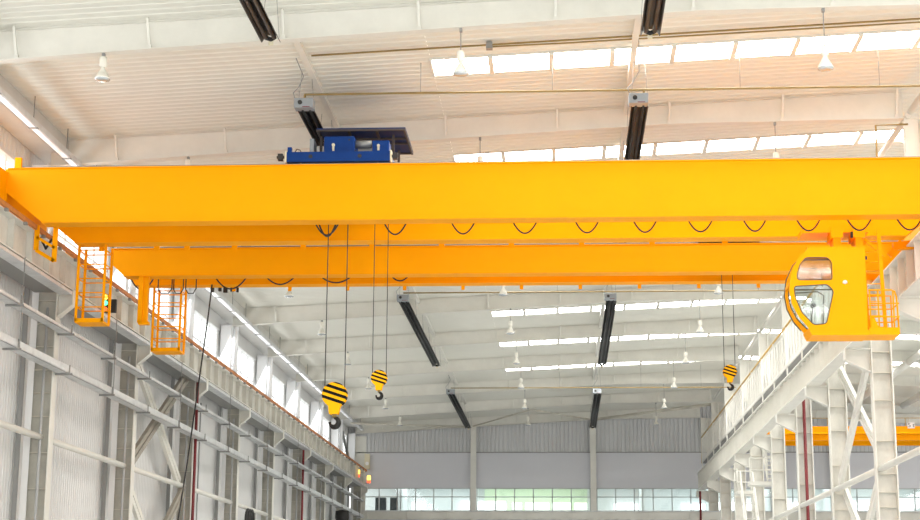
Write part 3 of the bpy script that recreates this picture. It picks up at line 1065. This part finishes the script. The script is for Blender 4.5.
# curved windscreen between the two sides
ws = MB()
fr = side[1:8]
for (a, za), (b_, zb_) in zip(fr, fr[1:]):
    ws.add([(a + 0.01, 39.55, za), (b_ + 0.01, 39.55, zb_), (b_ + 0.01, 40.27, zb_), (a + 0.01, 40.27, za)], [(0, 1, 2, 3)], True)
ws.build('windscreen', 'cabglass', cab)
MB().tube([(a - 0.01, 40.32, z) for a, z in fr], 0.02, 6).build('windscreen_seal', 'seal', cab)
MB().bar((5.54, 39.56, 9.56), (5.54, 40.30, 9.56), 0.05, 0.08).build('crossbar', 'yellow', cab)
MB().lathe([(0.0, 0.04), (0.03, 0.035), (0.055, 0.0), (0.06, -0.03), (0.0, -0.06)], (6.84, 39.47, 9.58)).build('bulkhead_lamp', 'sign', cab)
MB().tube([(5.62, 40.29, 9.55), (6.78, 40.29, 9.55)], 0.02, 6).tube([(6.40, 40.29, 8.54), (6.45, 40.29, 9.40), (6.30, 40.29, 9.50), (5.62, 40.29, 9.46)], 0.016, 6).tube([(6.42, 40.29, 9.62), (6.42, 40.29, 10.0), (6.3, 40.29, 10.08), (5.85, 40.29, 10.08)], 0.016, 6).build('inner_window_frame', 'seal', cab)
seat = MB().box(6.5, 6.95, 39.85, 40.35, 8.62, 8.72).box(6.88, 6.98, 39.85, 40.35, 8.72, 9.3).box(6.68, 6.78, 40.05, 40.15, 8.4, 8.62)
seat.build('driver_seat', 'galv_dark', cab, bevel=0.02)
MB().tube([(6.06, 39.8, 8.4), (6.05, 39.8, 8.75), (6.10, 39.8, 9.02)], 0.016, 8).tube([(6.10, 39.76, 9.05), (6.10, 39.84, 9.05)], 0.065, 14).build('control_lever', 'black', cab)
for x in (6.72, 7.25):
    MB().box(x - 0.09, x + 0.09, 39.6, 40.2, 10.46, 10.7).box(x - 0.14, x + 0.14, 39.55, 40.3, 10.70, 10.98).build('hanger_block', 'yellow', cab)
MB().box(5.9, 7.5, 39.7, 40.5, 10.86, 10.98).build('carrier_beam', 'yellow', cab)
MB().box(7.06, 7.16, 39.6, 39.7, 10.72, 10.86).box(7.36, 7.40, 39.50, 39.56, 10.14, 10.22).build('cable_clamp', 'black', cab)
# access platform with ladder beside the cab
pf = part_empty('access_platform', (7.75, 39.9, 8.1), c1)
MB().prism([(7.37, 8.28), (8.10, 8.28), (8.10, 8.46), (7.37, 8.46)], 'y', 39.5, 40.35).build('deck', 'yellow', pf)
rl = MB()
for x in (7.42, 7.62, 7.98):
    rl.tube([(x, 39.52, 8.46), (x, 39.52, 9.36)], 0.02, 8)
rl.tube([(8.08, 39.52, 8.46), (8.06, 39.52, 9.2), (8.02, 39.52, 9.34), (7.94, 39.52, 9.38), (7.40, 39.52, 9.38)], 0.022, 8)
rl.tube([(8.08, 40.30, 8.46), (8.08, 40.30, 9.38), (7.40, 40.30, 9.38)], 0.022, 8)
for z in (8.72, 9.05):
    rl.tube([(7.40, 39.52, z), (8.10, 39.52, z)], 0.018, 8)
    rl.tube([(7.40, 40.30, z), (8.10, 40.30, z)], 0.018, 8)
    rl.tube([(8.10, 39.52, z), (8.10, 40.30, z)], 0.018, 8)
for z in (8.75, 8.9, 9.1, 9.25):
    rl.tube([(7.40, 39.52, z), (7.8, 39.52, z)], 0.01, 6)
rl.build('guard_rail', 'yellow', pf)
ld = MB()
for x in (7.40, 7.80):
    ld.bar((x + 0.06, 40.0, 8.46), (x, 40.0, 11.0), 0.05 if x < 7.5 else 0.09, 0.05)
z = 8.55
while z < 10.95:
    ld.tube([(7.44, 40.0, z), (7.83, 40.0, z)], 0.014, 6)
    z += 0.27
ld.build('ladder', 'yellow', pf)
MB().prism([(7.40, 8.46), (7.62, 8.46), (7.48, 8.76), (7.40, 8.76)], 'y', 39.52, 39.55).build('kick_plate', 'yellow', pf)
MB().bar((7.4, 40.3, 10.9), (8.0, 40.3, 10.4), 0.05, 0.08).build('stay', 'yellow', pf)
MB().bar((8.4, 41.3, 10.85), (9.6, 41.3, 10.95), 0.2, 0.2).bar((8.3, 41.3, 10.62), (8.62, 41.3, 10.98), 0.1, 0.14).build('collector_arm', 'yellow', c1)

# far crane
c2 = empty('bridge_crane', (-2.3, 45.7, 10.95), 'farther yellow double-girder bridge crane just behind and below the nearer one', 'crane')
girder(c2, 44.88, 0.44, -12.82, 9.75, 11.0, 11.76, 0.4, 0.36)
girder(c2, 46.22, 0.38, -12.82, 9.55, 11.0, 11.76, 0.4, 0.36)
end_carriage(c2, -13.90, 44.0, 47.6, 11.05, 11.5)
end_carriage(c2, 9.9, 43.3, 48.2, 11.1, 12.28)
for x in (-9.6, -7.95, -6.25, -4.58, -2.88, -1.18, 0.52, 2.22, 3.92, 5.62):
    y = 46.60
    MB().prism([(y, 11.0), (y + 0.10, 11.0), (y, 10.86)], 'x', x - 0.05, x + 0.05).build('gusset', 'yellow', c2)
for (xa, xb, zb_) in ((-12.4, -11.65, 10.7), (-9.95, -8.95, 10.70), (-8.5, -7.55, 10.82), (-6.95, -5.9, 10.86), (-4.9, -4.3, 10.9)):
    loop(c2, xa, xb, 45.42, 11.12, zb_, 0.022)
for (xa, xb) in ((-11.55, -11.15), (-11.10, -10.82), (-10.75, -10.45)):
    pts = [(xa, 45.42, 11.0), (xa, 45.42, 10.70), (xa + (xb - xa) * 0.25, 45.42, 10.58), (xa + (xb - xa) * 0.75, 45.42, 10.58), (xb, 45.42, 10.72), (xb, 45.42, 11.0)]
    MB().tube(pts, 0.017, 6).build('festoon_loop', 'black', c2)
m_ = MB()
for x, a, b in ((-10.25, 0.05, 0.07), (-10.02, 0.04, 0.04), (-9.86, 0.06, 0.08), (-9.66, 0.05, 0.05), (-9.5, 0.03, 0.07)):
    m_.box(x - a, x + a, 46.62, 46.70, 10.92 - b, 10.985)
m_.build('cable_trolleys', 'black', c2)
m_ = MB().box(-11.95, -11.72, 44.95, 45.1, 9.65, 11.0).box(-11.98, -11.85, 44.9, 44.95, 9.65, 11.0).box(-11.95, -11.66, 44.9, 45.1, 9.6, 9.68)
m_.build('hanging_post', 'yellow', c2)
service_cage(c2, -11.92, -11.12, 46.45, 47.05, 9.10, 11.0)
tag(MB().tube([(-10.12, 46.0, 10.95), (-10.2, 46.0, 10.0), (-10.42, 46.02, 7.9), (-10.64, 46.02, 5.8), (-10.86, 46.02, 4.0), (-10.95, 46.02, 2.6)], 0.022, 8).build('pendant_cable', 'black'),
    'black pendant cable hanging slantwise from the farther crane', 'cable')


# ------------------------------------------------------------------ crane trolley (blue crab)
t = empty('crane_trolley', (-5.4, 39.8, 12.5), 'blue hoist trolley with a dark canopy on top of the nearer crane', 'trolley')
fb = MB().box(-6.75, -4.18, 38.48, 38.66, 12.48, 12.73).build('front_beam', 'blue', t)
for x in (-6.14, -4.93):
    MB().tube([(x, 38.46, 12.61), (x, 38.49, 12.61)], 0.05, 14).build('axle_hole', 'black', fb)
for x in (-6.77, -4.18):
    MB().box(x, x + 0.035, 38.46, 38.7, 12.46, 12.75).build('end_plate', 'cream', fb)
for x in (-6.90, -4.06):
    MB().box(x - 0.06, x + 0.06, 38.5, 38.64, 12.54, 12.70).box(x - 0.09, x + 0.09, 38.54, 38.60, 12.59, 12.65).build('buffer', 'black', t)
MB().box(-6.75, -4.18, 40.9, 41.08, 12.50, 12.78).build('rear_beam', 'blue', t)
MB().box(-6.7, -4.2, 38.66, 40.9, 12.70, 12.78).build('deck', 'blue', t)
for x in (-6.4, -4.5):
    for y in (38.64, 40.89):
        MB().tube([(x, y - 0.05, 12.60), (x, y + 0.05, 12.60)], 0.125, 16).build('wheel', 'galv_dark', t)
hb = MB().box(-5.86, -5.10, 38.75, 39.5, 12.78, 13.20).build('hoist_housing', 'blue', t, bevel=0.02)
MB().tube([(-5.62, 38.70, 12.97), (-5.62, 38.76, 12.97)], 0.04, 12).box(-5.645, -5.595, 38.72, 38.75, 12.82, 12.97).build('gauge', 'cream', hb)
MB().tube([(-5.23, 38.73, 13.1), (-5.23, 38.76, 13.1)], 0.022, 10).build('plug', 'black', hb)
hb = MB().box(-4.66, -4.24, 38.75, 39.2, 12.78, 13.08).build('motor_housing', 'blue', t, bevel=0.02)
MB().tube([(-4.50, 38.70, 12.94), (-4.50, 38.76, 12.94)], 0.035, 12).box(-4.525, -4.475, 38.72, 38.75, 12.82, 12.94).build('gauge', 'cream', hb)
MB().tube([(-5.1, 39.0, 13.05), (-4.7, 39.0, 13.05)], 0.10, 14).build('drive_shaft', 'galv_dark', t)
MB().tube([(-6.2, 40.0, 13.05), (-4.5, 40.0, 13.05)], 0.26, 20).build('rope_drum', 'galv', t)
MB().box(-6.22, -6.12, 38.8, 39.3, 12.78, 13.16).build('electrics_box', 'boxgrey', t)
MB().box(-6.72, -6.62, 38.5, 38.62, 12.73, 12.86).build('limit_switch', 'blue', t)
MB().tube([(-6.55, 38.56, 12.73), (-6.50, 38.56, 12.82), (-6.42, 38.56, 12.80), (-6.38, 38.56, 12.73)], 0.012, 6).build('cable_loop', 'black', t)
cn = MB().box(-6.1, -3.87, 39.05, 41.25, 13.47, 13.50).build('canopy', 'blue_dark', t)
r_ = MB()
for y in (39.07, 39.85, 40.30, 41.22):
    r_.box(-6.1, -3.87, y - 0.025, y + 0.025, 13.42, 13.47)
for x in (-6.08, -5.3, -4.6, -3.90):
    r_.box(x - 0.025, x + 0.025, 39.05, 41.25, 13.41, 13.47)
r_.build('canopy_rib', 'rib_dark', cn)
for x in (-6.05, -4.22):
    for y in (39.55, 40.95):
        MB().box(x - 0.03, x + 0.03, y - 0.03, y + 0.03, 12.78, 13.45).build('canopy_post', 'rib_dark', t)


# ------------------------------------------------------------------ hook blocks
def hook_block(x, y, zc_, r, zrope, label, ropes, neck_len, nstripe=3.7):
    root = empty('hook_block', (x, y, zc_), label, 'hook block')
    depth = r * 0.75
    period = 2 * r / nstripe
    sm = stripe_mat('hazard_striped_housing', period, 0.15, -0.85 * r)
    # round housing tapering into a neck
    out = []
    for k in range(25):
        a = math.radians(-62 + (180 + 124) * k / 24)
        out.append((x + r * math.cos(a), zc_ + r * math.sin(a)))
    nz = zc_ - r - neck_len
    out += [(x - r * 0.42, zc_ - r * 1.02), (x - r * 0.36, nz), (x + r * 0.28, nz), (x + r * 0.40, zc_ - r * 1.02)]
    MB().prism(out, 'y', y - depth / 2, y + depth / 2).build('sheave_housing', sm, root, bevel=r * 0.08)
    MB().tube([(x, y, nz + 0.02), (x, y, nz - 0.10 * r / 0.28)], [r * 0.22, r * 0.18], 12).build('swivel', 'gas', root)
    # hook
    hr = r * 0.40
    hz = nz - 0.10 * r / 0.28 - hr * 1.05
    pts, rs = [(x, y, nz - 0.06 * r / 0.28)], [r * 0.14]
    for k in range(15):
        a = math.radians(75 - 262 * k / 14)
        pts.append((x + hr * math.cos(a) * 0.95, y, hz + hr * math.sin(a)))
        rs.append(r * (0.15 + 0.10 * math.sin(math.pi * min(1, k / 14.0 * 1.15))) if k < 12 else r * 0.12)
    MB().tube(pts, rs, 10).build('hook', 'chrome', root)
    for dx in ropes:
        MB().tube([(x + dx, y, zc_ + r * 0.2), (x + dx * 1.0, y, zrope)], 0.013 if r > 0.2 else 0.010, 6).build('rope', 'black', root)
    return root


hook_block(-5.60, 39.8, 6.90, 0.285, 12.72, 'largest black and yellow striped hook block, hanging left from the blue trolley', (-0.25, 0.24), 0.17)
hook_block(-4.51, 39.8, 7.31, 0.185, 12.72, 'smaller striped hook block just right of the largest one', (-0.17, 0.17), 0.10)
hook_block(4.63, 45.6, 8.29, 0.178, 11.9, 'striped hook block hanging alone near the driver cab', (-0.15, 0.15), 0.11)
t = empty('crane_trolley', (4.6, 45.7, 11.9), 'trolley on the farther crane, hidden above its girders', 'trolley')
MB().box(3.8, 5.5, 44.9, 46.5, 11.86, 12.1).build('frame', 'blue', t)
for x in (4.1, 5.2):
    for y in (45.1, 46.41):
        MB().tube([(x, y - 0.04, 11.93), (x, y + 0.04, 11.93)], 0.11, 14).build('wheel', 'galv_dark', t)

# ------------------------------------------------------------------ signal lights, sounder
t = empty('signal_light', (-13.0, 45.2, 10.2), 'small traffic signal with green and red lamps on the left runway girder', 'signal')
MB().box(-13.08, -12.86, 45.1, 45.2, 9.98, 10.5).box(-12.82, -12.66, 45.1, 45.2, 9.98, 10.36).build('housing', 'black', t)
for z, mm in ((10.42, 'amber_on'), (10.25, 'green_on'), (10.07, 'red_on')):
    MB().tube([(-12.97, 45.05, z), (-12.97, 45.1, z)], 0.07, 14).build('lens', mm, t)
t = empty('signal_light', (-12.8, 108.0, 10.4), 'glowing amber and red signal lamp at the far end of the left runway', 'signal')
MB().box(-13.1, -12.78, 107.96, 108.04, 10.12, 10.15).build('bracket', 'galv_dark', t)
MB().tube([(-12.82, 108, 10.35), (-12.82, 108, 10.62)], 0.12, 12).build('amber_lens', 'amber_on', t)
MB().tube([(-12.82, 108, 10.15), (-12.82, 108, 10.33)], 0.12, 12).build('red_lens', 'red_on', t)
t = empty('signal_light', (-13.05, 104.6, 10.4), 'dim amber signal lamp on the left runway before the glowing one', 'signal')
MB().tube([(-13.04, 104.6, 10.45), (-13.04, 104.6, 10.72)], 0.045, 12).build('amber_lens', 'amber_on', t)
MB().tube([(-13.04, 104.6, 10.25), (-13.04, 104.6, 10.45)], 0.045, 12).build('red_lens', 'red_on', t)
t = empty('loudspeaker_box', (-13.1, 109.5, 11.5), 'cream boxed unit on the far wall above the glowing signal lamp', 'box')
MB().box(-13.3, -12.95, 109.4, 109.66, 11.2, 12.2).build('casing', 'cream', t)
MB().tube([(-13.12, 109.35, 11.55), (-13.12, 109.4, 11.55)], 0.12, 14).build('horn', 'sign', t)

# ------------------------------------------------------------------ neighbouring hall crane
t = empty('bridge_crane', (20, 95, 11.4), 'distant yellow crane girder in the neighbouring hall behind the right columns', 'crane')
MB().box(10.8, 32.5, 94.9, 95.3, 11.55, 12.35).build('girder', 'yellow', t)
MB().box(10.8, 32.5, 94.2, 94.9, 11.86, 11.96).build('walkway', 'yellow', t)
MB().box(10.8, 32.5, 96.8, 97.1, 11.45, 12.2).build('rear_girder', 'yellow', t)
r_ = MB()
r_.tube([(10.9, 96.9, 13.05), (32.4, 96.9, 13.05)], 0.02, 6)
x = 10.9
while x < 32.4:
    r_.tube([(x, 96.9, 12.2), (x, 96.9, 13.05)], 0.018, 6)
    x += 1.5
r_.build('guard_rail', 'handrail', t)
sg = MB().box(19.6, 20.0, 94.86, 94.89, 12.22, 12.56).build('capacity_sign', 'sign', t)
cu = bpy.data.curves.new('lettering', 'FONT')
cu.body = '5 t'
cu.size = 0.34
cu.extrude = 0.004
cu.align_x = 'CENTER'
cu.align_y = 'CENTER'
tmp = bpy.data.objects.new('tmp', cu)
COL.objects.link(tmp)
me = bpy.data.meshes.new_from_object(tmp.evaluated_get(bpy.context.evaluated_depsgraph_get()))
bpy.data.objects.remove(tmp)
mb = MB().add([(19.8 + v.co.x, 94.855 - v.co.z, 12.39 + v.co.y) for v in me.vertices], [tuple(p.vertices) for p in me.polygons])
mb.build('lettering', 'signtext', sg)

# ------------------------------------------------------------------ stairs by the right columns
def stair(label, x0, x1, ya, za, yb, zb, yoff=0):
    """flight running in the YZ plane from (ya, za) up to (yb, zb)"""
    t_ = empty('steel_stair', ((x0 + x1) / 2, min(ya, yb), za), label, 'stair', 'white steel stairs at the right column row')
    for x in (x0, x1):
        MB().bar((x, ya, za), (x, yb, zb), 0.05, 0.24).build('stringer', 'steel', t_)
        hr_ = MB().tube([(x, ya, za + 1.0), (x, yb, zb + 1.0)], 0.035, 8)
        n = 5
        for k in range(n + 1):
            y_ = ya + (yb - ya) * k / n
            z_ = za + (zb - za) * k / n
            hr_.tube([(x, y_, z_), (x, y_, z_ + 1.0)], 0.028, 6)
        hr_.tube([(x, ya, za + 0.5), (x, yb, zb + 0.5)], 0.02, 6)
        hr_.build('handrail', 'steel', t_)
    n = 11
    s_ = MB()
    for k in range(n):
        y_ = ya + (yb - ya) * (k + 0.5) / n
        z_ = za + (zb - za) * (k + 0.5) / n
        s_.box(x0, x1, y_ - 0.13, y_ + 0.13, z_ - 0.02, z_ + 0.02)
    s_.build('treads', 'steel', t_)
    return t_


stair('upper white stair flight climbing to the right runway between columns', 9.55, 10.15, 78.2, 7.9, 80.6, 10.4)
stair('lower white stair flight with railings at the bottom right', 8.75, 9.35, 79.0, 3.4, 82.6, 7.7)
t = empty('stair_landing', (9.3, 78, 7.7), 'white landing with railings joining the two steel stair flights', 'landing')
MB().box(8.6, 10.2, 77.0, 78.2, 7.62, 7.78).build('deck', 'steel', t)
MB().box(8.6, 9.4, 82.7, 84.0, 7.62, 7.78).build('deck', 'steel', t)
r_ = MB()
for (x, y) in ((8.6, 82.7), (8.6, 84.0), (9.4, 84.0)):
    r_.tube([(x, y, 7.78), (x, y, 8.85)], 0.035, 6)
for z in (8.3, 8.85):
    r_.tube([(8.6, 82.7, z), (8.6, 84, z), (9.4, 84, z)], 0.03, 6)
r_.build('guard_rail', 'steel', t)
r_ = MB()
for (x, y) in ((8.6, 77), (9.4, 77), (10.2, 77)):
    r_.tube([(x, y, 7.78), (x, y, 8.85)], 0.035, 6)
for z in (8.3, 8.85):
    r_.tube([(8.6, 77, z), (10.2, 77, z)], 0.03, 6)
r_.build('guard_rail', 'steel', t)
